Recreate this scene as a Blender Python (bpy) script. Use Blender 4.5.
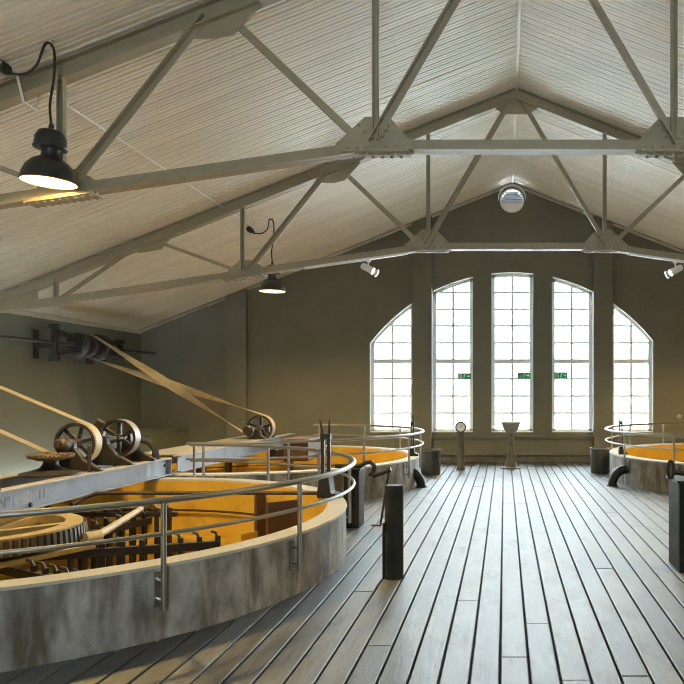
import bpy, bmesh, math, random
from math import pi, sin, cos, radians as R, sqrt, hypot, atan2
from mathutils import Vector, Matrix
V = Vector
random.seed(7)
for o in list(bpy.data.objects):
    bpy.data.objects.remove(o)
sc = bpy.context.scene
COL = sc.collection

# ------------------------------------------------------------ camera
cam = bpy.data.cameras.new('camera')
co = bpy.data.objects.new('camera', cam)
COL.objects.link(co)
co.location = (0, 0, 1.55)
co.rotation_euler = (pi / 2, 0, 0)
cam.sensor_width = 36
cam.lens = 720 / 684 * 36
cam.shift_x = (342 - 504.5) / 684
cam.shift_y = (392 - 342) / 684
cam.clip_start = .05
sc.camera = co

# ------------------------------------------------------------ world, exposure
SKY = 58.0
LAMP = 900.0
w = bpy.data.worlds.new('overcast_sky')
sc.world = w
w.use_nodes = True
bg = w.node_tree.nodes['Background']
bg.inputs[0].default_value = (.82, .93, 1.0, 1)
bg.inputs[1].default_value = SKY
vs = sc.view_settings
vs.view_transform = 'Standard'
vs.look = 'None'
vs.exposure = 0.52
vs.gamma = 1
vs.use_curve_mapping = False
sc.cycles.max_bounces = 10
sc.cycles.diffuse_bounces = 8
sc.cycles.glossy_bounces = 4
sc.cycles.transparent_max_bounces = 16
sc.cycles.sample_clamp_indirect = 8
sc.cycles.sample_clamp_direct = 3.0
sc.cycles.use_denoising = True
sc.cycles.filter_width = 1.1

# ------------------------------------------------------------ room numbers
YB = 15.94            # inner face of the back wall
YR = -3.0             # rear wall behind the camera
XL, XR = -8.05, 8.41
XC = .18              # ridge
ZR = 6.155
SL = .3955
def roof(x): return ZR - SL * abs(x - XC)

# sky portals on the window openings (help the sampling of the daylight)
WIN = [(-2.98, -2.03), (-1.60, -.70), (-.29, .635), (1.05, 1.96), (2.38, 3.29)]
SILL = .66
REAR = (.01, .33)      # narrow opening added in the unseen rear gable for frontal daylight
ARC = (.177, .24, 3.96)
def arch(x): return ARC[1] + sqrt(ARC[2] ** 2 - (x - ARC[0]) ** 2)
for x0, x1 in WIN:
    l = bpy.data.lights.new('sky_portal', 'AREA')
    l.shape = 'RECTANGLE'
    top = max(arch(x0), arch(x1), arch(min(max(ARC[0], x0), x1)))
    l.size, l.size_y = x1 - x0, top - SILL
    l.cycles.is_portal = True
    for yy, rx in ((YB + .29, -pi / 2), (YR - .14, pi / 2)):
        if yy < 0:
            if not x0 < 0 < x1: continue
            l = l.copy(); l.size = REAR[1] - REAR[0]
        o = bpy.data.objects.new('sky_portal', l)
        COL.objects.link(o)
        o.location = ((x0 + x1) / 2 if yy > 0 else (REAR[0] + REAR[1]) / 2, yy, (SILL + top) / 2)
        o.rotation_euler = (rx, 0, 0)

# ------------------------------------------------------------ materials
def mat(name, col, rough=.6, metal=0.0, col2=None, scale=6.0, stretch=(1, 1, 1), bump=0.0, bscale=40.0,
        spec=.5, col3=None, s3=2.0, st3=(1, 1, 1), rough2=None, lo=.35, hi=.65, rnd=0.0, lo3=.5, hi3=.75):
    m = bpy.data.materials.new(name)
    m.use_nodes = True
    nt = m.node_tree
    N, L = nt.nodes, nt.links
    b = N['Principled BSDF']
    b.inputs['Roughness'].default_value = rough
    b.inputs['Metallic'].default_value = metal
    b.inputs['Specular IOR Level'].default_value = spec
    tc = N.new('ShaderNodeTexCoord')
    def noise(sc_, st, det=6):
        mp = N.new('ShaderNodeMapping')
        mp.inputs['Scale'].default_value = st
        L.new(tc.outputs['Object'], mp.inputs[0])
        n = N.new('ShaderNodeTexNoise')
        n.inputs['Scale'].default_value = sc_
        n.inputs['Detail'].default_value = det
        n.inputs['Roughness'].default_value = .6
        L.new(mp.outputs[0], n.inputs[0])
        if rnd:
            oi = N.new('ShaderNodeObjectInfo')
            mu = N.new('ShaderNodeMath'); mu.operation = 'MULTIPLY'; mu.inputs[1].default_value = 37.0
            L.new(oi.outputs['Random'], mu.inputs[0])
            n.noise_dimensions = '4D'
            L.new(mu.outputs[0], n.inputs['W'])
        return n
    def ramp(src, a, b_):
        r = N.new('ShaderNodeMapRange')
        r.inputs[1].default_value, r.inputs[2].default_value = a, b_
        L.new(src, r.inputs[0])
        return r.outputs[0]
    def mix(f, A, B):
        x = N.new('ShaderNodeMix'); x.data_type = 'RGBA'
        L.new(f, x.inputs[0])
        for s, v in ((x.inputs[6], A), (x.inputs[7], B)):
            if isinstance(v, tuple): s.default_value = (*v, 1)
            else: L.new(v, s)
        return x.outputs[2]
    c = tuple(col)
    if col2:
        f = ramp(noise(scale, stretch).outputs[0], lo, hi)
        c = mix(f, c, tuple(col2))
        if rough2 is not None:
            rr = N.new('ShaderNodeMapRange')
            L.new(f, rr.inputs[0])
            rr.inputs[3].default_value, rr.inputs[4].default_value = rough, rough2
            L.new(rr.outputs[0], b.inputs['Roughness'])
    if col3:
        c = mix(ramp(noise(s3, st3, 4).outputs[0], lo3, hi3), c, tuple(col3))
    if rnd:
        oi = N.new('ShaderNodeObjectInfo')
        mr = N.new('ShaderNodeMapRange')
        L.new(oi.outputs['Random'], mr.inputs[0])
        mr.inputs[3].default_value, mr.inputs[4].default_value = 1 - rnd, 1 + rnd
        hs = N.new('ShaderNodeHueSaturation')
        L.new(mr.outputs[0], hs.inputs['Value'])
        if isinstance(c, tuple): hs.inputs['Color'].default_value = (*c, 1)
        else: L.new(c, hs.inputs['Color'])
        c = hs.outputs[0]
    if isinstance(c, tuple): b.inputs['Base Color'].default_value = (*c, 1)
    else: L.new(c, b.inputs['Base Color'])
    if bump:
        bp = N.new('ShaderNodeBump')
        bp.inputs['Strength'].default_value = bump
        bp.inputs['Distance'].default_value = .01
        L.new(noise(bscale, stretch).outputs[0], bp.inputs['Height'])
        L.new(bp.outputs[0], b.inputs['Normal'])
    return m

def emis(name, col, s):
    m = bpy.data.materials.new(name)
    m.use_nodes = True
    b = m.node_tree.nodes['Principled BSDF']
    b.inputs['Base Color'].default_value = (*col, 1)
    b.inputs['Emission Color'].default_value = (*col, 1)
    b.inputs['Emission Strength'].default_value = s
    return m

M = {}
M['wall'] = mat('grey_green_wall_paint', (.128, .124, .090), .75, col2=(.148, .142, .104), scale=1.5, bump=.15, bscale=30)
M['wall_left'] = mat('pale_green_wall_paint', (.115, .122, .090), .75, col2=(.130, .135, .098), scale=1.2, bump=.15, bscale=30)
M['reveal'] = mat('white_reveal_plaster', (.84, .86, .84), .7, col2=(.80, .83, .81), scale=4)
M['trim'] = mat('cream_trim_paint', (.50, .49, .42), .6, col2=(.44, .43, .36), scale=5)
M['board'] = mat('white_ceiling_board', (.83, .80, .715), .40, col2=(.80, .765, .675), scale=1.5, rnd=.05)
M['truss'] = mat('beige_truss_paint', (.33, .29, .20), .5, col2=(.29, .255, .17), scale=8, bump=.08)
M['plank'] = mat('worn_grey_floor_plank', (.044, .047, .052), .44, col2=(.102, .109, .120), scale=7, stretch=(2.6, .5, 1), rnd=.28, lo=.30, hi=.70,
                 bump=.32, bscale=13, rough2=.62, col3=(.034, .024, .016), s3=2.2, st3=(2.2, .7, 1), spec=.5, lo3=.50, hi3=.72)
M['under'] = mat('dark_subfloor', (.012, .011, .01), .9)
M['concrete'] = mat('stained_concrete', (.135, .130, .122), .8, col2=(.335, .325, .30), scale=5.5, stretch=(1, 1, .6), bump=.6, bscale=18,
                    col3=(.085, .068, .048), s3=3.0, st3=(1.8, 1.8, .35), lo3=.48, hi3=.66, lo=.36, hi=.66)
M['rim'] = mat('cream_rim_paint', (.44, .41, .34), .65, col2=(.38, .35, .28), scale=5, bump=.15)
M['rimw'] = mat('white_rim_paint', (.66, .65, .60), .6, col2=(.58, .57, .52), scale=5, bump=.1)
M['ochre'] = mat('ochre_tank_lining', (.47, .29, .030), .55, col2=(.40, .235, .022), scale=2.5, bump=.25, bscale=12, col3=(.26, .13, .015), s3=2.2, lo3=.58, hi3=.8)
M['mud'] = mat('dark_tank_floor', (.09, .045, .015), .5, col2=(.15, .08, .02), scale=3, bump=.3)
M['board_brown'] = mat('brown_stained_board', (.035, .018, .010), .6, col2=(.06, .03, .013), scale=6, stretch=(1, 1, .2))
M['steel'] = mat('brushed_rail_steel', (.42, .41, .38), .30, 1.0, col2=(.38, .37, .34), scale=3)
M['beam'] = mat('blue_grey_beam_paint', (.19, .215, .265), .45, col2=(.16, .18, .225), scale=4, bump=.15, col3=(.12, .13, .145), s3=3, lo3=.58, hi3=.75)
M['flange'] = mat('lit_cream_plate', (.42, .38, .29), .5, col2=(.36, .32, .24), scale=4)  # lit cream of the beam tops and walkway put into the colour
M['iron'] = mat('black_cast_iron', (.010, .009, .008), .5, .0, col2=(.018, .014, .011), scale=9, bump=.25, spec=.3)
M['rust'] = mat('rusty_brown_iron', (.030, .014, .009), .55, .1, col2=(.016, .009, .007), scale=9, bump=.3)
M['pulley_rim'] = mat('worn_grey_pulley_rim', (.33, .29, .27), .4, .2, col2=(.25, .21, .19), scale=10)
M['gear'] = mat('ochre_gear', (.34, .25, .09), .55, col2=(.25, .17, .05), scale=7)  # mottled ochre over the ring gear, its arms and the scraper bar
M['gear_top'] = mat('brown_crown_gear', (.13, .085, .035), .55, col2=(.08, .05, .022), scale=8)
M['tooth'] = mat('dark_gear_teeth', (.035, .026, .016), .55, col2=(.06, .045, .024), scale=9)
M['belt'] = mat('tan_leather_belt', (.42, .33, .19), .6, col2=(.34, .26, .14), scale=7)
M['pipe'] = mat('cream_painted_pipe', (.44, .38, .27), .5, col2=(.36, .30, .18), scale=7)
M['bollard'] = mat('dark_green_black_paint', (.020, .020, .016), .6, col2=(.030, .029, .023), scale=6, bump=.1, spec=.03)
M['bin'] = mat('charcoal_bin_paint', (.03, .03, .028), .5, col2=(.04, .04, .036), scale=5)
M['frame'] = mat('pale_green_window_frame', (.80, .85, .82), .5, col2=(.76, .82, .79), scale=5)
M['bar'] = mat('grey_glazing_bar', (.84, .85, .84), .5, col2=(.8, .82, .81), scale=6)
M['white'] = mat('white_enamel', (.82, .82, .80), .35, col2=(.78, .78, .76), scale=6)
M['louvre'] = mat('grey_louvre_paint', (.20, .205, .21), .5, col2=(.17, .175, .18), scale=6)
M['black'] = mat('black_lamp_enamel', (.012, .012, .012), .38, col2=(.02, .02, .019), scale=6)
M['cable'] = mat('black_cable_rubber', (.012, .012, .012), .6)
M['stone'] = mat('grey_stoneware', (.27, .26, .25), .55, col2=(.21, .20, .19), scale=7, bump=.2)
M['pillar'] = mat('weathered_brown_iron', (.13, .115, .09), .6, .2, col2=(.08, .07, .055), scale=7, bump=.3)
M['green'] = mat('exit_sign_green', (.02, .19, .10), .5, col2=(.02, .21, .11), scale=5)
M['palegreen'] = mat('exit_sign_pale_green', (.50, .72, .58), .5, col2=(.47, .69, .55), scale=5)
M['dial'] = mat('white_dial_face', (.80, .80, .78), .4, col2=(.76, .76, .74), scale=6)
M['gravel'] = mat('snow_white_ground', (.84, .85, .86), .9, col2=(.78, .79, .80), scale=2)
M['print'] = mat('faded_black_stencil', (.07, .075, .085), .6, col2=(.12, .13, .15), scale=20)
M['patch'] = mat('faded_stencil_patch', (.16, .175, .20), .6, col2=(.26, .285, .325), scale=9, stretch=(3, 3, 1))
M['lens'] = emis('lamp_glow', (1.0, .69, .25), LAMP)
M['spotlens'] = emis('spot_glow', (1.0, .93, .82), 25.0)
def translucent(name, col, f):
    m = bpy.data.materials.new(name); m.use_nodes = True
    nt = m.node_tree; b_ = nt.nodes['Principled BSDF']; b_.inputs['Base Color'].default_value = (*col, 1); b_.inputs['Roughness'].default_value = .5
    t_ = nt.nodes.new('ShaderNodeBsdfTranslucent'); t_.inputs[0].default_value = (*col, 1)
    mx_ = nt.nodes.new('ShaderNodeMixShader'); mx_.inputs[0].default_value = f
    nt.links.new(b_.outputs[0], mx_.inputs[1]); nt.links.new(t_.outputs[0], mx_.inputs[2])
    nt.links.new(mx_.outputs[0], nt.nodes['Material Output'].inputs[0])
    return m
M['green'] = translucent('exit_sign_green', (.03, .26, .14), .22)
M['palegreen'] = translucent('exit_sign_pale_green', (.55, .85, .66), .6)
g = bpy.data.materials.new('window_glass')
g.use_nodes = True
nt = g.node_tree
for n in list(nt.nodes): nt.nodes.remove(n)
out = nt.nodes.new('ShaderNodeOutputMaterial')
mx = nt.nodes.new('ShaderNodeMixShader')
tr = nt.nodes.new('ShaderNodeBsdfTransparent'); tr.inputs[0].default_value = (.96, .98, .97, 1)
gl = nt.nodes.new('ShaderNodeBsdfGlossy'); gl.inputs['Roughness'].default_value = .02
fr = nt.nodes.new('ShaderNodeFresnel'); fr.inputs[0].default_value = 1.45
nt.links.new(fr.outputs[0], mx.inputs[0]); nt.links.new(tr.outputs[0], mx.inputs[1]); nt.links.new(gl.outputs[0], mx.inputs[2])
nt.links.new(mx.outputs[0], out.inputs[0])
M['glass'] = g

# ------------------------------------------------------------ mesh builder
ORG = {}
def org(o): return ORG.get(o.name, V((0, 0, 0)))
class MB:
    def __init__(s): s.v = []; s.f = []; s.mi = []
    def add(s, vs, fs, mi=0):
        n = len(s.v)
        s.v += [V(p) for p in vs]
        for f in fs: s.f.append(tuple(i + n for i in f)); s.mi.append(mi)
        return s
    def box(s, a, b, mi=0, m=None):
        x0, y0, z0 = a; x1, y1, z1 = b
        p = [V(q) for q in ((x0,y0,z0),(x1,y0,z0),(x1,y1,z0),(x0,y1,z0),(x0,y0,z1),(x1,y0,z1),(x1,y1,z1),(x0,y1,z1))]
        if m: p = [m @ q for q in p]
        return s.add(p, [(3,2,1,0),(4,5,6,7),(0,1,5,4),(1,2,6,5),(2,3,7,6),(3,0,4,7)], mi)
    def bar(s, p0, p1, a, b, up=(0, 0, 1), oa=0.0, ob=0.0, mi=0):
        """rectangular bar from p0 to p1; a across (side), b along up; oa, ob shift it"""
        p0, p1 = V(p0), V(p1)
        d = (p1 - p0).normalized()
        sd = d.cross(V(up)).normalized(); u = sd.cross(d).normalized()
        q = []
        for p in (p0, p1):
            for i, j in ((-1,-1),(1,-1),(1,1),(-1,1)):
                q.append(p + sd * (oa + i * a / 2) + u * (ob + j * b / 2))
        return s.add(q, [(0,1,2,3),(7,6,5,4),(0,4,5,1),(1,5,6,2),(2,6,7,3),(3,7,4,0)], mi)
    def tube(s, pts, r, n=10, closed=False, mi=0, caps=True):
        pts = [V(p) for p in pts]
        k = len(pts)
        rs = r if isinstance(r, (list, tuple)) else [r] * k
        up = None; rings = []
        for i, p in enumerate(pts):
            if closed: d = pts[(i + 1) % k] - pts[i - 1]
            else: d = pts[min(i + 1, k - 1)] - pts[max(i - 1, 0)]
            d.normalize()
            if up is None:
                up = V((0, 0, 1)) if abs(d.z) < .9 else V((1, 0, 0))
            sd = d.cross(up)
            if sd.length < 1e-4: sd = d.cross(V((0, 1, 0)))
            sd.normalize(); up = sd.cross(d).normalized()
            rings.append([p + (sd * cos(t) + up * sin(t)) * rs[i] for t in (2 * pi * j / n for j in range(n))])
        vs = [q for rg in rings for q in rg]; fs = []
        for i in range(k if closed else k - 1):
            i2 = (i + 1) % k
            for j in range(n):
                j2 = (j + 1) % n
                fs.append((i*n+j, i*n+j2, i2*n+j2, i2*n+j))
        if not closed and caps:
            fs.append(tuple(range(n - 1, -1, -1))); fs.append(tuple((k-1)*n + j for j in range(n)))
        return s.add(vs, fs, mi)
    def lathe(s, prof, n=24, c=(0, 0, 0), m=None, mi=0, a0=0.0, a1=2*pi):
        """prof of (r, z) turned about z"""
        full = abs(a1 - a0 - 2 * pi) < 1e-6
        k = n if full else n + 1
        vs = []
        for r, z in prof:
            for j in range(k):
                t = a0 + (a1 - a0) * j / n
                p = V((r * cos(t), r * sin(t), z))
                if m: p = m @ p
                vs.append(p + V(c))
        fs = []
        for i in range(len(prof) - 1):
            for j in range(n):
                j2 = (j + 1) % k
                fs.append((i*k+j, i*k+j2, (i+1)*k+j2, (i+1)*k+j))
        return s.add(vs, fs, mi)
    def prism(s, poly, d, mi=0):
        """flat polygon (list of points) pushed along vector d"""
        n = len(poly); d = V(d)
        return s.add([V(p) for p in poly] + [V(p) + d for p in poly],
                     [tuple(range(n - 1, -1, -1)), tuple(range(n, 2 * n))] + [(i, (i+1) % n, n + (i+1) % n, n + i) for i in range(n)], mi)
    def build(s, name, m, parent=None, smooth=False, at=None, bevel=0.0):
        me = bpy.data.meshes.new(name)
        o0 = V(at) if at is not None else V((0, 0, 0))
        base = org(parent) if parent else V((0, 0, 0))
        me.from_pydata([p - o0 - (base if not at else V((0,0,0))) for p in s.v], [], s.f)
        for mm in (m if isinstance(m, (list, tuple)) else [m]): me.materials.append(mm)
        me.polygons.foreach_set('material_index', s.mi)
        bm = bmesh.new(); bm.from_mesh(me)
        bmesh.ops.remove_doubles(bm, verts=bm.verts, dist=1e-5)
        bmesh.ops.recalc_face_normals(bm, faces=bm.faces)
        if bevel:
            bmesh.ops.bevel(bm, geom=[e for e in bm.edges if len(e.link_faces) == 2 and e.calc_face_angle(0) > .5], offset=bevel, segments=1, affect='EDGES')
        bm.to_mesh(me); bm.free()
        if smooth:
            me.polygons.foreach_set('use_smooth', [True] * len(me.polygons))
            try: me.set_sharp_from_angle(angle=R(38))
            except Exception: pass
        o = bpy.data.objects.new(name, me)
        COL.objects.link(o)
        if parent:
            o.parent = parent
            if at is not None: o.location = o0 - base
            ORG[o.name] = base if at is None else o0
        elif at is not None:
            o.location = o0; ORG[o.name] = o0
        return o

def tag(o, label, cat, group=None):
    o['label'] = label; o['category'] = cat
    if group: o['group'] = group
    return o
def thing(name, loc, label, cat, group=None):
    o = bpy.data.objects.new(name, None)
    o.empty_display_size = .1
    COL.objects.link(o); o.location = loc; ORG[o.name] = V(loc)
    return tag(o, label, cat, group)
def struct(o): o['kind'] = 'structure'; return o
def copy_tree(root, loc, label=None):
    r = root.copy(); COL.objects.link(r); r.location = loc
    if label: r['label'] = label
    for ch in list(root.children):
        c = ch.copy(); COL.objects.link(c); c.parent = r
        for g_ in list(ch.children):
            d = g_.copy(); COL.objects.link(d); d.parent = c
    return r
ROTX = Matrix.Rotation(-pi / 2, 4, 'X')      # z axis -> +y
def axis_m(d): return V((0, 0, 1)).rotation_difference(V(d).normalized()).to_matrix().to_4x4()

# vats: centre x, centre y, outer radius
VATS = [(-4.23, 6.34, 2.77), (-4.05, 12.05, 2.60), (4.50, 12.80, 2.60)]
ZRIM, TH = .47, .17

# ------------------------------------------------------------ floor
P0, PW, GAP = -.19, .1645, .015
def strips():
    k0 = math.ceil((XL - P0) / PW); k1 = math.floor((XR - P0) / PW)
    return [(P0 + k * PW, P0 + (k + 1) * PW) for k in range(k0, k1)]
def free(x0, x1, pad):
    """y intervals of a strip outside the vats: list of (ya0, ya1, yb0, yb1) at x0 and x1"""
    cuts = []
    for cx, cy, r in VATS:
        r = r - pad
        if x1 > cx - r and x0 < cx + r:
            h0 = sqrt(max(0, r * r - (x0 - cx) ** 2)); h1 = sqrt(max(0, r * r - (x1 - cx) ** 2))
            cuts.append((cy - h0, cy - h1, cy + h0, cy + h1))
    cuts.sort()
    a = (YR, YR); res = []
    for c in cuts:
        res.append((a[0], a[1], c[0], c[1])); a = (c[2], c[3])
    res.append((a[0], a[1], YB, YB))
    return res
sub = MB()
pieces, rest = [], MB()
for x0, x1 in strips():
    for ya0, ya1, yb0, yb1 in free(x0, x1, .07):
        sub.add([(x0, ya0, -.045), (x1, ya1, -.045), (x1, yb1, -.045), (x0, yb0, -.045)], [(0, 1, 2, 3)])
        # joints
        lo, hi = max(ya0, ya1), min(yb0, yb1)
        js = []
        y = lo + random.uniform(1.2, 7.5)
        while y < hi - 1.0:
            js.append(y); y += random.uniform(4.5, 8.0)
        ed = [(ya0, ya1)] + [(j, j) for j in js] + [(yb0, yb1)]
        for (a0, a1), (b0, b1) in zip(ed[:-1], ed[1:]):
            q = (x0 + GAP / 2, x1 - GAP / 2, a0 + .002, a1 + .002, b0 - .002, b1 - .002)
            if x0 > -2.9 and x1 < 3.3 and max(b0, b1) > 3.5: pieces.append(q)
            else: rest.prism([(q[0], q[2], -.03), (q[1], q[3], -.03), (q[1], q[5], -.03), (q[0], q[4], -.03)], (0, 0, .03))
floor = struct(sub.build('floor', M['under']))
for q in pieces:
    b = MB()
    dz = random.uniform(-.0025, .002)
    e = .004
    xa, xb, ya0, ya1, yb0, yb1 = q
    b.add([(xa, ya0, -.03), (xb, ya1, -.03), (xb, yb1, -.03), (xa, yb0, -.03),
           (xa, ya0, dz - .003), (xb, ya1, dz - .003), (xb, yb1, dz - .003), (xa, yb0, dz - .003),
           (xa + e, ya0 + e, dz), (xb - e, ya1 + e, dz), (xb - e, yb1 - e, dz), (xa + e, yb0 - e, dz)],
          [(3,2,1,0),(0,1,5,4),(1,2,6,5),(2,3,7,6),(3,0,4,7),(4,5,9,8),(5,6,10,9),(6,7,11,10),(7,4,8,11),(8,9,10,11)])
    b.build('plank', M['plank'], floor, at=((xa + xb) / 2, ya0, 0))
ro = rest.build('outer_planks', M['plank'], floor); ro['kind'] = 'stuff'

# ------------------------------------------------------------ walls
VENT = (.166, 5.78, .245)
def gable_wall(name, Y, RD, paint, wins):
    b = MB()
    def top(x): return roof(x) + .06
    def vstrip(x0, x1, zl, zh):
        b.add([(x0, Y, zl(x0)), (x1, Y, zl(x1)), (x1, Y, zh(x1)), (x0, Y, zh(x0))], [(0, 1, 2, 3)])
    xs = [XL] + [x for p in wins for x in p] + [XR]
    for i in range(0, len(xs), 2):
        a, c = xs[i], xs[i + 1]
        seg = [a] + ([XC] if a < XC < c else []) + [c]
        for p, q in zip(seg[:-1], seg[1:]): vstrip(p, q, lambda x: -.1, top)
    for x0, x1 in wins:
        vstrip(x0, x1, lambda x: -.1, lambda x: SILL)
        n = 14
        vx, vz, vr = VENT
        xx = sorted([x0 + (x1 - x0) * i / n for i in range(n + 1)] + ([XC] if x0 < XC < x1 else []) + ([vx + vr * cos(pi * k / 16) for k in range(17)] if x0 < -.1 < XC < x1 else []))
        for p, q in zip(xx[:-1], xx[1:]):
            if Y > 0 and abs((p + q) / 2 - vx) < vr:
                h = lambda x: sqrt(max(0, vr * vr - (x - vx) ** 2))
                vstrip(p, q, arch, lambda x: vz - h(x)); vstrip(p, q, lambda x: vz + h(x), top)
                for e in (-1, 1): b.add([(p, Y, vz + e * h(p)), (q, Y, vz + e * h(q)), (q, Y + RD, vz + e * h(q)), (p, Y + RD, vz + e * h(p))], [(0, 1, 2, 3)], 1)
            else: vstrip(p, q, arch, top)
            b.add([(p, Y, arch(p)), (q, Y, arch(q)), (q, Y + RD, arch(q)), (p, Y + RD, arch(p))], [(0, 1, 2, 3)], 1)
        b.add([(x0, Y, SILL), (x1, Y, SILL), (x1, Y + RD, SILL), (x0, Y + RD, SILL)], [(0, 1, 2, 3)], 1)
        for x in (x0, x1):
            b.add([(x, Y, SILL), (x, Y, arch(x)), (x, Y + RD, arch(x)), (x, Y + RD, SILL)], [(0, 1, 2, 3)], 1)
    return struct(b.build(name, [M[paint], M['reveal']]))
gable_wall('wall_back', YB, .30, 'wall', WIN)
gable_wall('wall_rear', YR, -.15, 'wall_left', [REAR])
def side_wall(name, x, d, m):
    b = MB()
    b.prism([(x, YR, -.1), (x, YB + .25, -.1), (x, YB + .25, roof(x) + .06), (x, YR, roof(x) + .06)], (d, 0, 0))
    return struct(b.build(name, m))
side_wall('wall_left', XL, -.15, M['wall_left'])
side_wall('wall_right', XR, .15, M['wall_left'])
# pilasters
for i, (x0, x1) in enumerate(((-6.14, -5.68), (-2.03, -1.60), (1.96, 2.38), (6.05, 6.5))):
    b = MB()
    b.prism([(x0, YB - .13, 0), (x1, YB - .13, 0), (x1, YB - .13, roof(x1) - .02), (x0, YB - .13, roof(x0) - .02)], (0, .129, 0))
    struct(b.build('trim_%d' % (i + 1), M['wall'], bevel=.006))
# ledge under the windows, gable mouldings, eaves mouldings, ridge strip
b = MB()
b.box((-1.60, YB - .07, .50), (1.96, YB - .001, .545)); b.box((-1.60, YB - .10, .545), (1.96, YB - .001, .585))
b.box((-1.58, YB - .04, .15), (1.94, YB - .001, .50))
struct(b.build('trim_5', M['wall'], bevel=.006))
b = MB()
b.box((XL, YB - .03, 0), (-6.14, YB - .001, .10)); b.box((-5.68, YB - .03, 0), (-2.03, YB - .001, .10)); b.box((-1.60, YB - .055, 0), (1.96, YB - .001, .12))
b.box((2.38, YB - .03, 0), (6.05, YB - .001, .10))
struct(b.build('baseboard_back', M['pillar']))
b = MB()
for x0, x1 in ((XL + .01, XC), (XR - .01, XC)):
    p0, p1 = V((x0, YB - .03, roof(x0) - .022)), V((x1, YB - .03, roof(x1) - .022))
    b.bar(p0, p1, .06, .05, ob=0)
struct(b.build('trim_6', M['trim']))
b = MB(); b.box((XL + .001, YR, 2.83), (XL + .05, YB - .07, 2.90)); struct(b.build('trim_7', M['trim']))
b = MB(); b.box((XR - .05, YR, 2.83), (XR - .001, YB - .07, 2.90)); struct(b.build('trim_8', M['trim']))
b = MB(); b.box((XC - .02, 3.5, ZR - .03), (XC + .02, YB - .07, ZR - .012)); struct(b.build('trim_9', M['board']))

# ------------------------------------------------------------ ceiling of boards
b = MB()
for s_ in (-1, 1):
    xe = XL - .15 if s_ < 0 else XR + .15
    b.prism([(XC, YR, ZR + .035), (xe, YR, roof(xe) + .035), (xe, YR, roof(xe) + .1), (XC, YR, ZR + .1)], (0, YB - YR + .3, 0))
ceiling = struct(b.build('ceiling', M['board']))
BW = .128
def board_mesh(s_):
    xe = XL if s_ < 0 else XR
    bm_ = MB()
    L_ = abs(xe - XC)
    # cross-section along y: board with a raised bead, sunk joints
    prof = [(.0, .030), (.013, .004), (.017, 0), (.054, 0), (.062, .012), (.070, 0), (BW - .015, 0), (BW - .011, .004), (BW, .030)]
    vs_, n = [], len(prof)
    for t in (0, L_):
        x = XC + s_ * t
        for y, dz in prof: vs_.append((x, y, ZR - SL * t + dz))
    bm_.add(vs_, [(i, i + 1, n + i + 1, n + i) for i in range(n - 1)])
    return bm_
me_b = {}
for s_ in (-1, 1):
    y = 3.4; first = None
    rr = random.Random(5 + s_)
    while y + BW < YB:
        if first is None:
            first = board_mesh(s_).build('ceiling_board', M['board'], ceiling); o = first
        else:
            o = first.copy(); COL.objects.link(o)
        o.location = (0, y, -.012 if rr.random() < .05 else rr.uniform(-.002, .002))
        y += BW

# ------------------------------------------------------------ windows
YF = YB + .16
ZB = [1.08, 1.46, 1.845, 2.24, 2.65, 3.03, 3.405, 3.78]
for wi, (x0, x1) in enumerate(WIN):
    xm = (x0 + x1) / 2
    root = bpy.data.objects.new('window_%d' % (wi + 1), None)
    COL.objects.link(root); root.location = (xm, YF, SILL); ORG[root.name] = V((xm, YF, SILL)); struct(root)
    fw = .075
    b = MB()
    b.box((x0, YF, SILL), (x0 + fw, YF + .07, arch(x0 + .0) - .0)); b.box((x1 - fw, YF, SILL), (x1, YF + .07, arch(x1)))
    n = 12
    for i in range(n):
        p, q = x0 + (x1 - x0) * i / n, x0 + (x1 - x0) * (i + 1) / n
        b.prism([(p, YF, arch(p) - fw), (q, YF, arch(q) - fw), (q, YF, arch(q)), (p, YF, arch(p))], (0, .07, 0))
    b.box((x0, YF, SILL), (x1, YF + .07, SILL + .06))
    b.build('window_frame', M['frame'], root)
    b = MB(); b.box((x0, YF - .14, SILL), (x1, YF + .0, SILL + .018)); b.build('window_sill', M['reveal'], root)
    def zt(x): return arch(x) - fw + .01
    b = MB(); b.box((xm - .022, YF + .02, SILL + .05), (xm + .022, YF + .05, zt(xm))); b.build('glazing_bar', M['bar'], root)
    for k, z in enumerate(ZB):
        # where the bar is below the arch
        lo, hi = x0 + fw * .9, x1 - fw * .9
        if zt(lo) < z and zt(hi) < z: continue
        t = .045 if k == 3 else .020
        while zt(lo) < z: lo += .01
        while zt(hi) < z: hi -= .01
        b = MB(); b.box((lo, YF + (.01 if k == 3 else .022), z - t), (hi, YF + (.06 if k == 3 else .048), z + t))
        b.build('transom' if k == 3 else 'glazing_bar', M['bar'], root)
    rows = [SILL + .05] + ZB + [9]
    for c0, c1 in ((x0 + fw * .9, xm - .009), (xm + .009, x1 - fw * .9)):
        for z0, z1 in zip(rows[:-1], rows[1:]):
            m_ = 8
            xx = [c0 + (c1 - c0) * i / m_ for i in range(m_ + 1)]
            xx = [x for x in xx if zt(x) > z0 + .004]
            if len(xx) < 2: continue
            top = [(x, YF + .036, min(z1, zt(x))) for x in reversed(xx)]
            if z1 < 9 and all(t_[2] == z1 for t_ in top): top = [top[0], top[-1]]
            MB().prism([(xx[0], YF + .036, z0), (xx[-1], YF + .036, z0)] + top, (0, .004, 0)).build('pane', M['glass'], root)
b = MB(); b.box((-30, YB + .6, -.6), (30, YB + 40, -.5)); tag(struct(b.build('ground', M['gravel'])), 'pale white ground outside the arched windows', 'ground')

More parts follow.
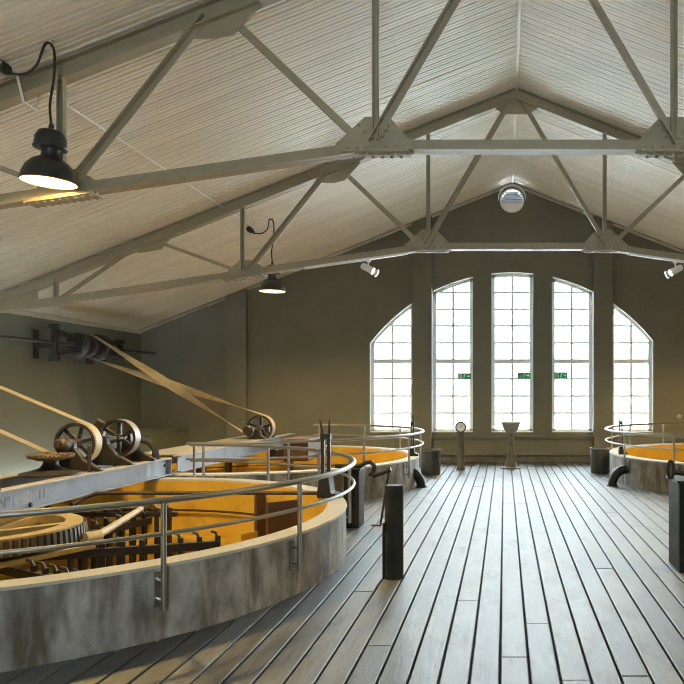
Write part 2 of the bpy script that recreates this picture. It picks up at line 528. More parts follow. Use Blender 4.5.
# ------------------------------------------------------------ exit signs on the glass
def exit_sign(xc, zc, flip, label):
    t = thing('exit_sign', (xc, YF - .012, zc - .07), label, 'sign', 'exit signs')
    W_, H_ = .145, .07
    y = YF - .012
    MB().box((xc - W_, y, zc - H_), (xc + W_, y + .010, zc + H_)).build('panel', M['green'], t)
    d = -1 if flip else 1
    # pale doorway field, running figure, arrow: thin raised shapes
    def pl(pts, m, nm, th=.002):
        q = [(xc + d * px, y, zc + pz) for px, pz in pts]
        MB().prism(q, (0, -th, 0)).build(nm, m, t)
    xw0, xw1 = (-.14, -.045)
    pl([(xw0, -.062), (xw1, -.062), (xw1, .062), (xw0, .062)], M['palegreen'], 'doorway_field')
    b = MB()
    def q(pts): b.prism([(xc + d * px, y, zc + pz) for px, pz in pts], (0, -.003, 0))
    q([(.012 + .011 * cos(a), .040 + .011 * sin(a)) for a in [i * pi / 5 for i in range(10)]])
    q([(-.002, .026), (.014, .028), (.004, -.010), (-.012, -.006)])
    q([(-.008, -.004), (.004, -.012), (.022, -.030), (.016, -.040)]); q([(-.012, -.004), (-.002, -.012), (-.010, -.050), (-.022, -.050)])
    q([(.010, .024), (.034, .008), (.030, .000), (.006, .014)]); q([(.000, .024), (-.024, .008), (-.020, .002), (.002, .014)])
    b.build('running_figure', M['white'], t)
    b = MB()
    q([(.062, -.012), (.095, -.012), (.095, .012), (.062, .012)]); q([(.095, -.034), (.125, 0), (.095, .034)])
    b.build('arrow', M['white'], t)
kx = (YF) / 720
for px, py, fl, lb in ((464.3, 376.3, False, 'green and white exit sign in the second arched window from the left'),
                       (523.8, 375.6, False, 'green and white exit sign in the tall middle window'),
                       (561, 375.3, False, 'green and white exit sign in the window right of the middle one')):
    exit_sign((px - 504.5) * kx, 1.55 + (392 - py) * kx, fl, lb)

# ------------------------------------------------------------ round vent in the gable
t = thing('round_vent', (.166, YB, 5.49), 'round white louvred vent high in the gable wall', 'vent')
vc = V((.166, YB, 5.78))
MB().lathe([(.235, .02), (.235, -.05), (.27, -.05), (.27, -.001), (.235, -.001)], 32, vc, ROTX).build('vent_ring', M['white'], t, True)
b = MB()
arc_ = [(vc.x + .30 * cos(a), vc.y - .08, vc.z + .02 + .30 * sin(a)) for a in [R(-5 + i * 190 / 20) for i in range(21)]]
for p, q in zip(arc_[:-1], arc_[1:]): b.bar(p, q, .14, .022, up=(p[0] - vc.x, 0, p[2] - vc.z))
b.build('hood', M['white'], t)
for dz in (.185, .13, .075, .02, -.035):
    hw = sqrt(.235 ** 2 - dz ** 2)
    b = MB(); b.prism([(vc.x - hw, YB + .12, vc.z + dz - .085), (vc.x - hw, YB + .12, vc.z + dz - .073), (vc.x - hw, YB - .02, vc.z + dz + .012), (vc.x - hw, YB - .02, vc.z + dz)], (2 * hw, 0, 0)); b.build('louvre', M['louvre'], t)
b = MB()
b.prism([(vc.x + .233 * cos(a), YB - .02, vc.z + .233 * sin(a)) for a in [R(190 + i * 160 / 14) for i in range(15)]], (0, .02, 0))
b.build('lower_plate', M['white'], t)

# small fitting on the wall at the right
t = tag(MB().lathe([(0, -.06), (.035, -.058), (.055, -.04), (.06, -.02), (.06, 0)], 18, (3.87, YB, .995), ROTX).build('wall_button', M['rim'], None, True, at=(3.87, YB, .995)), 'small round cream fitting on the back wall above the right tank', 'wall fitting')

# ------------------------------------------------------------ roof trusses
def rivet(b, p, n, r=.021, h=.018):
    m_ = axis_m(n)
    b.lathe([(r, 0), (r * .8, h * .7), (r * .3, h)], 6, p, m_)
    b.lathe([(r * .3, h), (0.0005, h * 1.02)], 6, p, m_)
def truss(y, label):
    t = thing('roof_truss', (XC, y, 2.75), label, 'roof truss')
    def zc(d): return 3.75 if d <= 1.33 else 3.75 - (d - 1.33) * .145       # lower chord axis
    D = [1.33, 4.13, 6.95]                                                # lower nodes
    U = [2.72, 5.50]
    def zu(d): return ZR - SL * d - .105                                  # rafter axis
    def Lbar(p, q, w_, name, side=1, vert=.0, th=.012):
        b = MB(); p, q = V(p), V(q)
        up = V((0, 1, 0)); dr = (q - p).normalized(); nn = dr.cross(up).normalized()
        # leg in the truss plane, leg square to it
        b.bar(p, q, w_, th, up=(0, 1, 0), ob=-side * .02)
        b.bar(p, q, th, w_, up=(0, 1, 0), oa=w_ / 2 - th / 2, ob=-side * (.02 + w_ / 2))
        return b.build(name, M['truss'], t)
    for s in (-1, 1):
        X = lambda d: XC + s * d
        xe = 8.17 if s < 0 else 8.17
        # rafter: plate web with two flanges
        b = MB()
        p, q = V((X(xe), y, zu(xe))), V((XC, y, zu(0)))
        b.bar(p, q, .016, .15, up=(0, 0, 1)); b.bar(p, q, .13, .014, up=(0, 0, 1), ob=-.075); b.bar(p, q, .13, .014, up=(0, 0, 1), ob=.075)
        b.build('rafter', M['truss'], t)
        b = MB()
        p, q = V((X(xe), y, zc(xe))), V((X(1.33), y, zc(1.33)))
        b.bar(p, q, .07, .012, ob=-.045, oa=-.04); b.bar(p, q, .07, .012, ob=-.045, oa=.04); b.bar(p, q, .012, .10, ob=.005, oa=-.012); b.bar(p, q, .012, .10, ob=.005, oa=.012)
        b.build('lower_chord', M['truss'], t)
        for d, wd in ((1.33, .045), (4.13, .05), (6.95, .05)):
            b = MB()
            p0, p1 = (X(d), y - .02, zc(d) + .05), (X(d), y - .02, zu(d) - .04)
            b.bar(p0, p1, wd, .010, up=(0, 1, 0)); b.bar(p0, p1, .010, wd, up=(0, 1, 0), oa=0, ob=wd * .4)
            b.bar(p0, p1, .012, .05, up=(0, 1, 0), oa=wd / 2, ob=-.012); b.bar(p0, p1, .012, .05, up=(0, 1, 0), oa=-wd / 2, ob=-.012)
            b.build('strut', M['truss'], t)
        Lbar((X(1.33 + .03), y, zc(1.33) + .02), (X(.10), y, zu(0) - .13), .07, 'diagonal', 1)
        Lbar((X(1.33 + .12), y, zc(1.33) + .03), (X(U[0] - .1), y, zu(U[0]) - .08), .065, 'diagonal', -1)
        Lbar((X(4.13 - .08), y, zc(4.13) + .03), (X(U[0] + .12), y, zu(U[0]) - .08), .062, 'diagonal', 1)
        Lbar((X(4.13 + .06), y, zc(4.13) + .03), (X(U[1] - .1), y, zu(U[1]) - .06), .045, 'diagonal', -1)
        Lbar((X(6.95 - .08), y, zc(6.95) + .03), (X(U[1] + .12), y, zu(U[1]) - .06), .045, 'diagonal', 1)
        # gussets
        def gusset(pts, riv, nm='gusset_plate'):
            b = MB(); b.prism([(x, y - .012, z) for x, z in pts], (0, .024, 0))
            g_ = b.build(nm, M['truss'], t)
            rb = MB()
            for x, z in riv:
                rivet(rb, V((x, y - .012, z)), (0, -1, 0))
            r_ = rb.build('rivets', M['truss'], g_); r_['kind'] = 'stuff'
        d, z = 1.33, zc(1.33)
        gusset([(X(d + .36), z - .07), (X(d + .36), z + .02), (X(d + .10), z + .26), (X(d - .12), z + .26), (X(d - .34), z + .02), (X(d - .34), z - .07)],
               [(X(d + .05 + .05 * k), z + .07 + .06 * k) for k in range(3)] + [(X(d - .06 - .03 * k), z + .09 + .05 * k) for k in range(3)])
        # splice angle along the joint: riveted plate below
        b = MB()
        b.prism([(X(d - .30), y - .03, z - .085), (X(d + .30), y - .03, z - .085 - .0), (X(d + .34), y - .03, z + .01), (X(d - .30), y - .03, z + .01)], (0, .018, 0))
        b.prism([(X(d - .30), y - .09, z - .05), (X(d + .30), y - .09, z - .052), (X(d + .30), y + .09, z - .052), (X(d - .30), y + .09, z - .05)], (0, 0, -.022))
        sp = b.build('splice_plate', M['truss'], t)
        rb = MB()
        for k in range(7):
            rivet(rb, V((X(d - .26 + k * .085), y - .03, z - .022)), (0, -1, 0))
            rivet(rb, V((X(d - .26 + k * .085), y - .055, z - .073)), (0, 0, -1)); rivet(rb, V((X(d - .22 + k * .085), y + .055, z - .073)), (0, 0, -1))
        r_ = rb.build('rivets', M['truss'], sp); r_['kind'] = 'stuff'
        d, z = 4.13, zc(4.13)
        gusset([(X(d + .28), z - .06), (X(d + .22), z + .06), (X(d + .05), z + .20), (X(d - .12), z + .20), (X(d - .34), z + .07), (X(d - .30), z - .02)],
               [(X(d - .14 - .05 * k), z + .06 + .03 * k) for k in range(3)])
        b = MB(); b.prism([(X(d - .30), y - .09, z - .02), (X(d + .30), y - .09, z - .107), (X(d + .30), y + .09, z - .107), (X(d - .30), y + .09, z - .02)], (0, 0, -.014))
        sp = b.build('splice_plate', M['truss'], t)
        rb = MB()
        for k in range(9):
            xx = d - .27 + k * .067; zz = z - .034 - .0435 - (k - 4) * .067 * .145
            rivet(rb, V((X(xx), y - .055, zz)), (0, 0, -1)); rivet(rb, V((X(xx), y + .055, zz)), (0, 0, -1))
        r_ = rb.build('rivets', M['truss'], sp); r_['kind'] = 'stuff'
        for d in U:
            k_ = 1 if d < 3 else .75
            z = zu(d)
            gusset([(X(d - .40 * k_), z + .40 * k_ * SL + .02), (X(d + .34 * k_), z - .34 * k_ * SL + .02), (X(d + .30 * k_), z - .34 * k_ * SL - .12), (X(d + .05), z - .26 * k_), (X(d - .12), z - .22 * k_), (X(d - .36 * k_), z + .36 * k_ * SL - .1)],
                   [(X(d - .30 + .12 * k), z - (-.30 + .12 * k) * SL - .055) for k in range(6)] + [(X(d + .16 + .05 * k), z - .13 - .05 * k) for k in range(2)])
        d = 7.6
        gusset([(X(d + .5), zc(d + .5) - .03), (X(d + .5), zu(d + .5) + .05), (X(d - .35), zu(d - .35) - .05), (X(d - .35), zc(d - .35) + .03)], [])
    # tie bar between the joints and the ridge gusset
    b = MB()
    p, q = V((XC - 1.33, y, 3.75)), V((XC + 1.33, y, 3.75))
    b.bar(p, q, .07, .012, ob=-.045, oa=-.04); b.bar(p, q, .07, .012, ob=-.045, oa=.04); b.bar(p, q, .012, .10, ob=.005, oa=-.012); b.bar(p, q, .012, .10, ob=.005, oa=.012)
    b.build('tie_bar', M['truss'], t)
    z = zu(0)
    b = MB(); b.prism([(XC - .42, y - .012, z - .16), (XC - .36, y - .012, z - .06), (XC, y - .012, z + .12), (XC + .36, y - .012, z - .06), (XC + .42, y - .012, z - .16), (XC + .16, y - .012, z - .30), (XC - .16, y - .012, z - .30)], (0, .024, 0))
    g_ = b.build('gusset_plate', M['truss'], t)
    rb = MB()
    for s in (-1, 1):
        for k in range(4): rivet(rb, V((XC + s * (.08 + .09 * k), y - .012, z - .03 - .045 * k)), (0, -1, 0)); rivet(rb, V((XC + s * (.06 + .09 * k), y - .012, z - .11 - .03 * k)), (0, -1, 0))
    r_ = rb.build('rivets', M['truss'], g_); r_['kind'] = 'stuff'
    return t
truss(6.45, 'nearer beige riveted roof truss with the big lamp in front of it')
truss(10.9, 'farther beige riveted roof truss carrying the white spotlights')

# ------------------------------------------------------------ vats with rails
def ring(b, cx, cy, r0, r1, z0, z1, n=96, mi=0, a0=0, a1=2 * pi):
    b.lathe([(r0, z0), (r1, z0), (r1, z1), (r0, z1), (r0, z0)], n, (cx, cy, 0), None, mi, a0, a1)
    if abs(a1 - a0 - 2 * pi) > 1e-6:
        for a in (a0, a1):
            b.add([(cx + r * cos(a), cy + r * sin(a), z) for r, z in ((r0, z0), (r1, z0), (r1, z1), (r0, z1))], [(0, 1, 2, 3)])
def pol(cx, cy, r, a, z): return V((cx + r * cos(R(a)), cy + r * sin(R(a)), z))
def vat(i, posts, arc, label, baffles, near=False):
    cx, cy, r = VATS[i]
    t = thing('mixing_tank', (cx, cy, 0), label, 'tank', 'round concrete tanks')
    b = MB(); ring(b, cx, cy, r - TH, r, -.9, ZRIM - .02); b.build('concrete_wall', M['concrete'], t, True)
    b = MB(); ring(b, cx, cy, r - TH - .005, r + .006, ZRIM - .02, ZRIM); b.build('rim', M['rim'] if near else M['rimw'], t, True)
    b = MB(); ring(b, cx, cy, r - TH - .025, r - TH - .001, -.62, ZRIM - .022); b.build('tank_lining', M['ochre'], t, True)
    b = MB(); b.lathe([(0.001, -.60), (r - TH - .03, -.60), (r - TH - .03, -.66), (0.001, -.66)], 64, (cx, cy, 0)); b.build('tank_floor', M['mud'], t)
    ri = r - TH - .03
    b = MB(); ring(b, cx, cy, ri - .55, ri, -.60, -.22, 72, 0, R(35), R(150)); b.build('inner_step', M['ochre'], t, True)
    b = MB(); ring(b, cx, cy, ri - .62, ri - .45, -.22, -.12, 48, 0, R(62), R(128)); b.build('inner_kerb', M['ochre'], t, True)
    b = MB(); b.tube([pol(cx, cy, ri - .05, a, .10) for a in range(20, 161, 4)], .014, 6); b.build('ring_pipe', M['rust'], t, True)
    for a, wd in baffles:
        p = pol(cx, cy, ri - .04 - wd / 2, a, 0); d = V((cos(R(a)), sin(R(a)), 0)) * wd / 2
        b = MB(); b.bar(V((p.x, p.y, -.55)), V((p.x, p.y, .36)), .05, wd, up=d); b.build('baffle_board', M['board_brown'], t)
        q = pol(cx, cy, ri - .04 - wd - .14, a, 0)
        b = MB(); b.bar((q.x, q.y, -.22), (q.x, q.y, -.05), .16, .22, up=d); b.build('kerb_block', M['ochre'], t)
    # rails
    rr = r + .075
    for z, rad, nm in ((.88, .021, 'top_rail'), (.675, .014, 'middle_rail')):
        b = MB(); a0, a1 = arc; n = int((a1 - a0) / 2.5)
        pts = [pol(cx, cy, rr, a0 + (a1 - a0) * k / n, z) for k in range(n + 1)]
        b.tube(pts, rad, 10); b.build(nm, M['steel'], t, True)
    for a in posts:
        b = MB(); p = pol(cx, cy, rr, a, 0)
        b.tube([(p.x, p.y, .20), (p.x, p.y, .87)], .017, 10)
        q = pol(cx, cy, r - .001, a, 0)
        for z in (.26, .38): b.tube([(p.x, p.y, z), (q.x, q.y, z)], .011, 6)
        b.build('rail_post', M['steel'], t, True)
        d = V((cos(R(a)), sin(R(a)), 0))
        b = MB(); b.bar(V((q.x, q.y, .21)), V((q.x, q.y, .43)), .05, .012, up=d, ob=.006); b.build('post_plate', M['steel'], t)
    return t
vat(0, [-86.4, -64.1, -41.7, -19, 22.3, 42.4, 62.3, 84.4], (-92, 85.5), 'large round concrete tank in the left foreground with stirring machinery inside',
    [(40, .34), (56, .12), (118, .34), (140, .3)], True)
vat(1, [-87.2, -64.3, -40.5, -17.2, 17.7, 39.8, 62.2, 84.3], (-92, 87), 'round concrete tank on the left near the back wall with a white rim', [(95, .3), (125, .34), (140, .34)])
vat(2, [224, 199.9, 155, 136.9, 115.2, 93, 247, 270, 292], (88, 296), 'round concrete tank on the right side with a white rim', [(60, .3)])

# ------------------------------------------------------------ beams over the left vats
BX = (-4.34, -4.98)
ZT, ZBm = .70, .485
def beam(x, y0, y1, label, text=False):
    o = thing('steel_beam', (x, y0, ZBm), label, 'beam')
    b = MB()
    b.box((x - .006, y0, ZBm), (x + .006, y1, ZT)); b.box((x - .055, y0, ZBm), (x + .055, y1, ZBm + .014)); b.box((x - .055, y0, ZT - .014), (x + .055, y1, ZT))
    b.box((x - .05, y1 - .012, ZBm + .014), (x + .05, y1, ZT - .014))
    b.build('channel', M['beam'], o)
    b = MB(); b.box((x - .062, y0 + .02, ZT), (x + .062, y1 - .02, ZT + .007)); b.build('lit_top_strip', M['flange'], o)  # cream strip stands for light on the beam's top flange
    for y, z in ((6.58, ZBm + .035), (y1 - .10, ZBm + .13)):
        if y0 < y: b = MB(); b.lathe([(.022, 0), (.018, .014), (.0005, .016)], 8, (x + .006, y, z), axis_m((1, 0, 0))); b.build('bolt', M['iron'], o)
    return o
nb = beam(BX[0], 3.3, 9.28, 'blue-grey steel beam with faded stencilling across the near left tank')
beam(BX[1], 3.3, 9.28, 'blue-grey steel beam farther from the aisle across the near left tank')
beam(BX[0], 9.55, 14.75, 'blue-grey steel beam on the aisle side across the far left tank')
beam(BX[1], 9.55, 14.75, 'blue-grey steel beam on the wall side across the far left tank')
# stencil on the near beam: N with raised o, a worn patch and two strokes
cu = bpy.data.curves.new('lettering', 'FONT'); cu.body = 'Nº'; cu.size = .135; cu.extrude = .0006
tmp = bpy.data.objects.new('lettering_tmp', cu); COL.objects.link(tmp)
dg = bpy.context.evaluated_depsgraph_get()
me = bpy.data.meshes.new_from_object(tmp.evaluated_get(dg)); bpy.data.objects.remove(tmp)
me.materials.clear(); me.materials.append(M['print'])
lo = bpy.data.objects.new('lettering', me); COL.objects.link(lo); lo.parent = nb
lo.rotation_euler = (pi / 2, 0, pi / 2); lo.location = V((BX[0] + .0075, 6.16, .545)) - org(nb)
b = MB(); b.box((BX[0] + .006, 6.36, .535), (BX[0] + .0072, 6.60, .66)); b.build('worn_patch', M['patch'], nb)
for k in (6.71, 6.77):
    b = MB(); b.box((BX[0] + .006, k, .55), (BX[0] + .0074, k + .014, .64)); b.build('stencil_stroke', M['print'], nb)
# floor plates joining the two far beams, motor block at their end
o = thing('walkway_plate', (-4.66, 9.7, ZT), 'cream walkway plate lying on the beams of the far left tank', 'plate')
MB().box((BX[1] + .07, 9.7, ZT - .004), (BX[0] - .07, 12.3, ZT + .012)).build('plate', M['flange'], o)
MB().box((BX[1] + .07, 12.32, ZT - .004), (BX[0] - .07, 12.75, ZT + .012)).build('plate', M['flange'], o)

# ------------------------------------------------------------ pulleys and drives
def pulley(t, c, r, wd, spokes=6, rimm='pulley_rim', a0=0.0):
    """axis along y, front face at c"""
    c = V(c)
    b = MB()
    n = 40
    b.lathe([(r, 0), (r, wd), (r - .018, wd), (r - .022, 0), (r, 0)], n, c, ROTX)
    rim = b.build('pulley_rim', M[rimm], t, True)
    b = MB(); b.lathe([(r - .001, -.004), (r - .03, -.006), (r - .04, .02), (r - .022, .03)], n, c, ROTX); b.build('rim_edge', M['iron'], rim, True)
    b = MB(); b.lathe([(.0005, -.03), (.04, -.03), (.05, 0), (.05, wd), (.04, wd + .03), (.0005, wd + .03)], 20, c, ROTX); b.build('hub', M['rust'], rim, True)
    b = MB()
    for k in range(spokes):
        a = a0 + 2 * pi * k / spokes
        d = V((cos(a), 0, sin(a)))
        b.bar(c + d * .04 + V((0, wd / 2, 0)), c + d * (r - .02) + V((0, wd / 2, 0)), .04, .032, up=(0, 1, 0))
    b.build('spokes', M['iron'], rim)
def arc_pts(c, r, a0, a1, n=14): return [V((c[0] + r * cos(a0 + (a1 - a0) * k / n), 0, c[1] + r * sin(a0 + (a1 - a0) * k / n))) for k in range(n + 1)]
def belt(name_label, c1, r1, y1, c2, r2, y2, wd):
    """flat belt round pulley 1 (right) and pulley 2 (left, on the wall), axes along y"""
    c1, c2 = V((c1[0], 0, c1[1])), V((c2[0], 0, c2[1]))
    d = c2 - c1; L_ = d.length; th = atan2(d.z, d.x); ph = math.acos((r1 - r2) / L_)
    def arc(c, r, a0, a1, y, n=18): return [V((c.x + r * cos(a0 + (a1 - a0) * k / n), y, c.z + r * sin(a0 + (a1 - a0) * k / n))) for k in range(n + 1)]
    # upper tangent at th - ph, lower at th + ph
    pts = arc(c1, r1, th + ph - 2 * pi, th - ph, y1) + arc(c2, r2, th - ph, th + ph - 0, y2)
    # order: round pulley 1, along the top strand, round pulley 2, back along the lower strand
    n = len(pts); vs_ = []
    cen = [c1] * 19 + [c2] * 19
    for p, c in zip(pts, cen):
        nrm = V((p.x - c.x, 0, p.z - c.z)).normalized()
        for h in (0, .007):
            for e in (-wd / 2, wd / 2): vs_.append(p + nrm * h + V((0, e, 0)))
    fs = []
    for i in range(n):
        j = (i + 1) % n
        a, b_ = 4 * i, 4 * j
        fs += [(a, a + 1, b_ + 1, b_), (a + 2, b_ + 2, b_ + 3, a + 3), (a, b_, b_ + 2, a + 2), (a + 1, a + 3, b_ + 3, b_ + 1)]
    b = MB(); b.add(vs_, fs)
    return tag(b.build('drive_belt', M['belt'], None, True, at=(c1.x, y1, c1.z)), name_label, 'belt', 'flat drive belts')
def pedestal(t, x, y, z0, z1, spread, dep=.07):
    """cast bearing pedestal in the x-z plane"""
    b = MB()
    h = z1 - z0
    prof = [(-spread, z0), (spread, z0), (spread, z0 + .025), (spread * .45, z0 + h * .45), (.055, z1 - .02), (.055, z1 + .03), (.03, z1 + .06), (-.03, z1 + .06), (-.055, z1 + .03), (-.055, z1 - .02), (-spread * .45, z0 + h * .45), (-spread, z0 + .025)]
    b.prism([(x + px, y - dep / 2, pz) for px, pz in prof], (0, dep, 0))
    b.build('bearing_pedestal', M['iron'], t, bevel=.008)
def crossed_belt(label, c1, r1, y1, c2, r2, y2, wd):
    c1, c2 = V((c1[0], y1, c1[1])), V((c2[0], y2, c2[1]))
    d = c2 - c1; L_ = hypot(d.x, d.z); th = atan2(d.z, d.x); ph = math.acos((r1 + r2) / L_)
    P = lambda c, r, a: c + V((r * cos(a), 0, r * sin(a)))
    st = []                                           # (point, width direction)
    ey = V((0, 1, 0))
    for k in range(19): a = th + ph + (2 * pi - 2 * ph) * k / 18; st.append((P(c1, r1, a), ey))
    def strand(p, q, w0, turn):
        ax = (q - p).normalized()
        for k in range(1, 24):
            f = k / 24; ff = f * f * (3 - 2 * f)
            st.append((p.lerp(q, f), Matrix.Rotation(turn * ff, 3, ax) @ w0))
    p, q = P(c1, r1, th - ph), P(c2, r2, th - ph + pi)
    strand(p, q, ey, pi)
    for k in range(19): a = th - ph + pi - (2 * pi - 2 * ph) * k / 18; st.append((P(c2, r2, a), -ey))
    p, q = P(c2, r2, th + ph - pi), P(c1, r1, th + ph)
    strand(p, q, -ey, pi)
    n = len(st); vs_, fs = [], []
    for i, (p, w_) in enumerate(st):
        t_ = (st[(i + 1) % n][0] - st[i - 1][0]).normalized(); nr = t_.cross(w_).normalized()
        for h in (-.003, .003):
            for e in (-wd / 2, wd / 2): vs_.append(p + nr * h + w_ * e)
    for i in range(n):
        j = (i + 1) % n; a, b_ = 4 * i, 4 * j
        fs += [(a, a + 1, b_ + 1, b_), (a + 2, b_ + 2, b_ + 3, a + 3), (a, b_, b_ + 2, a + 2), (a + 1, a + 3, b_ + 3, b_ + 1)]
    b = MB(); b.add(vs_, fs)
    return tag(b.build('drive_belt', M['belt'], None, True, at=c1), label, 'belt', 'flat drive belts')
DX, DZ = -4.62, 1.0
t = thing('stirrer_drive', (DX, 7.3, ZT + .007), 'two spoked pulleys and a flat gear on the beams of the near left tank', 'machine')
pulley(t, (DX, 7.74, DZ), .222, .13, 6, a0=.25)
pulley(t, (DX, 8.58, DZ), .225, .12, 6, a0=.5)
b = MB(); b.tube([(DX, 7.44, DZ), (DX, 8.95, DZ)], .028, 12); b.build('drive_shaft', M['rust'], t, True)
# bevel pinion drum on the shaft end
b = MB(); b.lathe([(.0005, 0), (.045, 0), (.075, .03), (.075, .10), (.05, .14), (.05, .2), (.0005, .2)], 18, (DX, 7.46, DZ), ROTX); b.build('shaft_drum', M['rust'], t, True)
for yy in (7.66, 8.30, 8.82):
    pedestal(t, DX, yy, ZT + .007, DZ - .02, .34)
b = MB()
b.tube([(BX[0], 8.98, ZT + .01), (BX[0] - .02, 8.98, ZT + .14), (BX[0] - .1, 8.98, ZT + .22), (DX + .03, 8.98, DZ - .04)], [.05, .04, .035, .03], 8); b.build('bracket_leg', M['iron'], t, True)
b = MB(); b.tube([(DX - .03, 8.22, DZ + .15), (DX + .02, 8.22, DZ + .22)], .05, 10); b.build('oil_cup', M['rust'], t, True)
b = MB(); b.tube([(DX + .005, 8.22, DZ + .02), (DX + .005, 8.22, DZ + .18)], .02, 8); b.build('oil_pipe', M['rust'], t, True)
b = MB(); b.tube([(BX[0] - .03, 7.58, DZ - .02), (BX[0] - .03, 7.58, DZ - .02 + .001), (BX[0] - .03, 7.58, ZT + .008)], .018, 8); b.build('stay_rod', M['iron'], t, True)
# crown bevel gear lying flat on its flared stand
GX, GY = -4.62, 7.33
b = MB()
b.lathe([(.28, ZT + .008), (.28, ZT + .03), (.19, ZT + .05), (.10, ZT + .08), (.07, ZT + .12), (.07, ZT + .17)], 28, (GX, GY, 0)); b.build('gear_stand', M['iron'], t, True)
b = MB(); b.lathe([(.0005, .855), (.12, .855), (.205, .885), (.216, .903), (.17, .92), (.05, .92), (.05, .945), (.0005, .945)], 32, (GX, GY, 0)); cg = b.build('crown_gear', M['gear_top'], t, True)
b = MB()
for k in range(36):
    a = 2 * pi * k / 36
    b.bar((GX + .16 * cos(a), GY + .16 * sin(a), .922), (GX + .212 * cos(a), GY + .212 * sin(a), .908), .019, .016)
x_ = b.build('gear_teeth', M['tooth'], cg); x_['kind'] = 'stuff'
# a second low casting nearer the frame edge
t2 = thing('bearing_block', (-4.62, 6.05, ZT + .007), 'black bearing block at the frame edge on the near beams', 'bearing')
pedestal(t2, -4.62, 6.05, ZT + .007, .80, .34, .16)
b = MB(); b.lathe([(.0005, 0), (.05, 0), (.05, .25), (.0005, .25)], 14, (-4.62, 5.92, .83), ROTX); b.build('bearing_cap', M['rust'], t2, True)

SX, SZ = -7.72, 2.40
belt('tan flat belt rising left from the near spoked pulley', (DX, DZ), .224, 7.805, (SX, SZ - .06), .19, 7.805, .11)
# far drive
FX, FZ = -4.42, .90
t = thing('stirrer_drive', (FX, 13.0, ZT + .007), 'small spoked pulley on the beams of the far left tank', 'machine')
pulley(t, (FX, 12.98, FZ), .235, .17, 5, a0=.3)
b = MB(); b.tube([(FX, 12.55, FZ), (FX, 13.5, FZ)], .026, 12); b.build('drive_shaft', M['iron'], t, True)
pedestal(t, FX, 12.86, ZT + .007, FZ - .02, .16); pedestal(t, FX, 13.36, ZT + .007, FZ - .02, .16)
b = MB(); b.lathe([(.0005, 0), (.07, 0), (.095, .04), (.08, .12), (.0005, .12)], 16, (FX - .02, 12.42, FZ - .02), ROTX); b.build('shaft_drum', M['iron'], t, True)
crossed_belt('tan crossed belt running from the wall shaft down to the small far pulley', (FX, FZ), .239, 13.065, (SX, SZ), .205, 13.42, .15)
# dark gearbox at the end of the far beams
o = thing('gear_case', (-4.2, 14.3, ZT), 'dark brown gear case at the far end of the beams by the back wall', 'gear case')
b = MB(); b.box((-4.0, 13.0, .30), (-3.55, 13.95, .66)); b.build('case', M['board_brown'], o, bevel=.02)
b = MB(); b.box((-4.03, 12.97, .66), (-3.52, 13.98, .70)); b.build('case_lid', M['board_brown'], o, bevel=.008)
b = MB(); b.box((-4.36, 13.3, .30), (-3.99, 13.7, .48)); b.build('case_arm', M['iron'], o)

# line shaft along the left wall
t = thing('line_shaft', (SX, 13.4, SZ), 'dark overhead line shaft with brackets and pulleys on the left wall', 'line shaft')
b = MB(); b.tube([(SX, 6.4, SZ), (SX, YB - .02, SZ)], .026, 12); b.build('shaft', M['rust'], t, True)
for yy in (12.35, 14.45):
    b = MB(); hh = .29 if yy < 13 else .16
    b.box((SX - .05, yy - .03, SZ - hh), (SX + .05, yy + .03, SZ + hh)); b.box((SX - .08, yy - .05, SZ - hh - .03), (SX + .08, yy + .05, SZ - hh + .05)); b.box((SX - .08, yy - .05, SZ + hh - .05), (SX + .08, yy + .05, SZ + hh + .03))
    b.box((XL, yy - .04, SZ - .10), (SX - .04, yy + .04, SZ + .02)); b.box((XL, yy - .07, SZ - .28), (XL + .025, yy + .07, SZ + .22))
    b.build('wall_bracket', M['iron'], t, bevel=.008)
b = MB(); b.box((SX - .04, 7.5, SZ - .06), (SX + .04, 7.62, SZ + .06)); b.box((XL, 7.52, SZ - .08), (SX - .03, 7.6, SZ + .0)); b.build('wall_bracket', M['iron'], t)
for sg in (-1, 1):
    for sx in (-.05, .05):
        b = MB(); b.tube([(SX + sx, 12.37, SZ + sg * .2), (SX + sx, 12.75, SZ + sg * .15), (SX + sx, 13.0, SZ + sg * .12)], [.035, .03, .03], 8); b.build('frame_arm', M['iron'], t, True)
        b = MB(); b.tube([(SX + sx, 13.85, SZ + sg * .12), (SX + sx, 14.1, SZ + sg * .13), (SX + sx, 14.43, SZ + sg * .12)], .03, 8); b.build('frame_arm', M['iron'], t, True)
for yy, rr_ in ((13.0, .22), (13.33, .20), (13.62, .24)):
    b = MB(); b.lathe([(.03, 0), (rr_ - .03, .0), (rr_, .02), (rr_, .17), (rr_ - .03, .19), (.03, .19)], 30, (SX, yy + (0), SZ), ROTX); b.build('drum_pulley', M['iron'] if yy != 13.33 else M['rust'], t, True)
b = MB(); b.lathe([(.03, 0), (.17, .0), (.187, .01), (.187, .13), (.17, .14), (.03, .14)], 30, (SX, 7.735, SZ - .06), ROTX); b.build('drum_pulley', M['iron'], t, True)
b = MB(); b.box((SX - .04, 13.35, SZ - .34), (SX + .06, 13.45, SZ - .22)); b.tube([(SX, 13.4, SZ - .3), (SX - .3, 13.4, SZ - .3)], .02, 6); b.build('belt_guide', M['iron'], t)

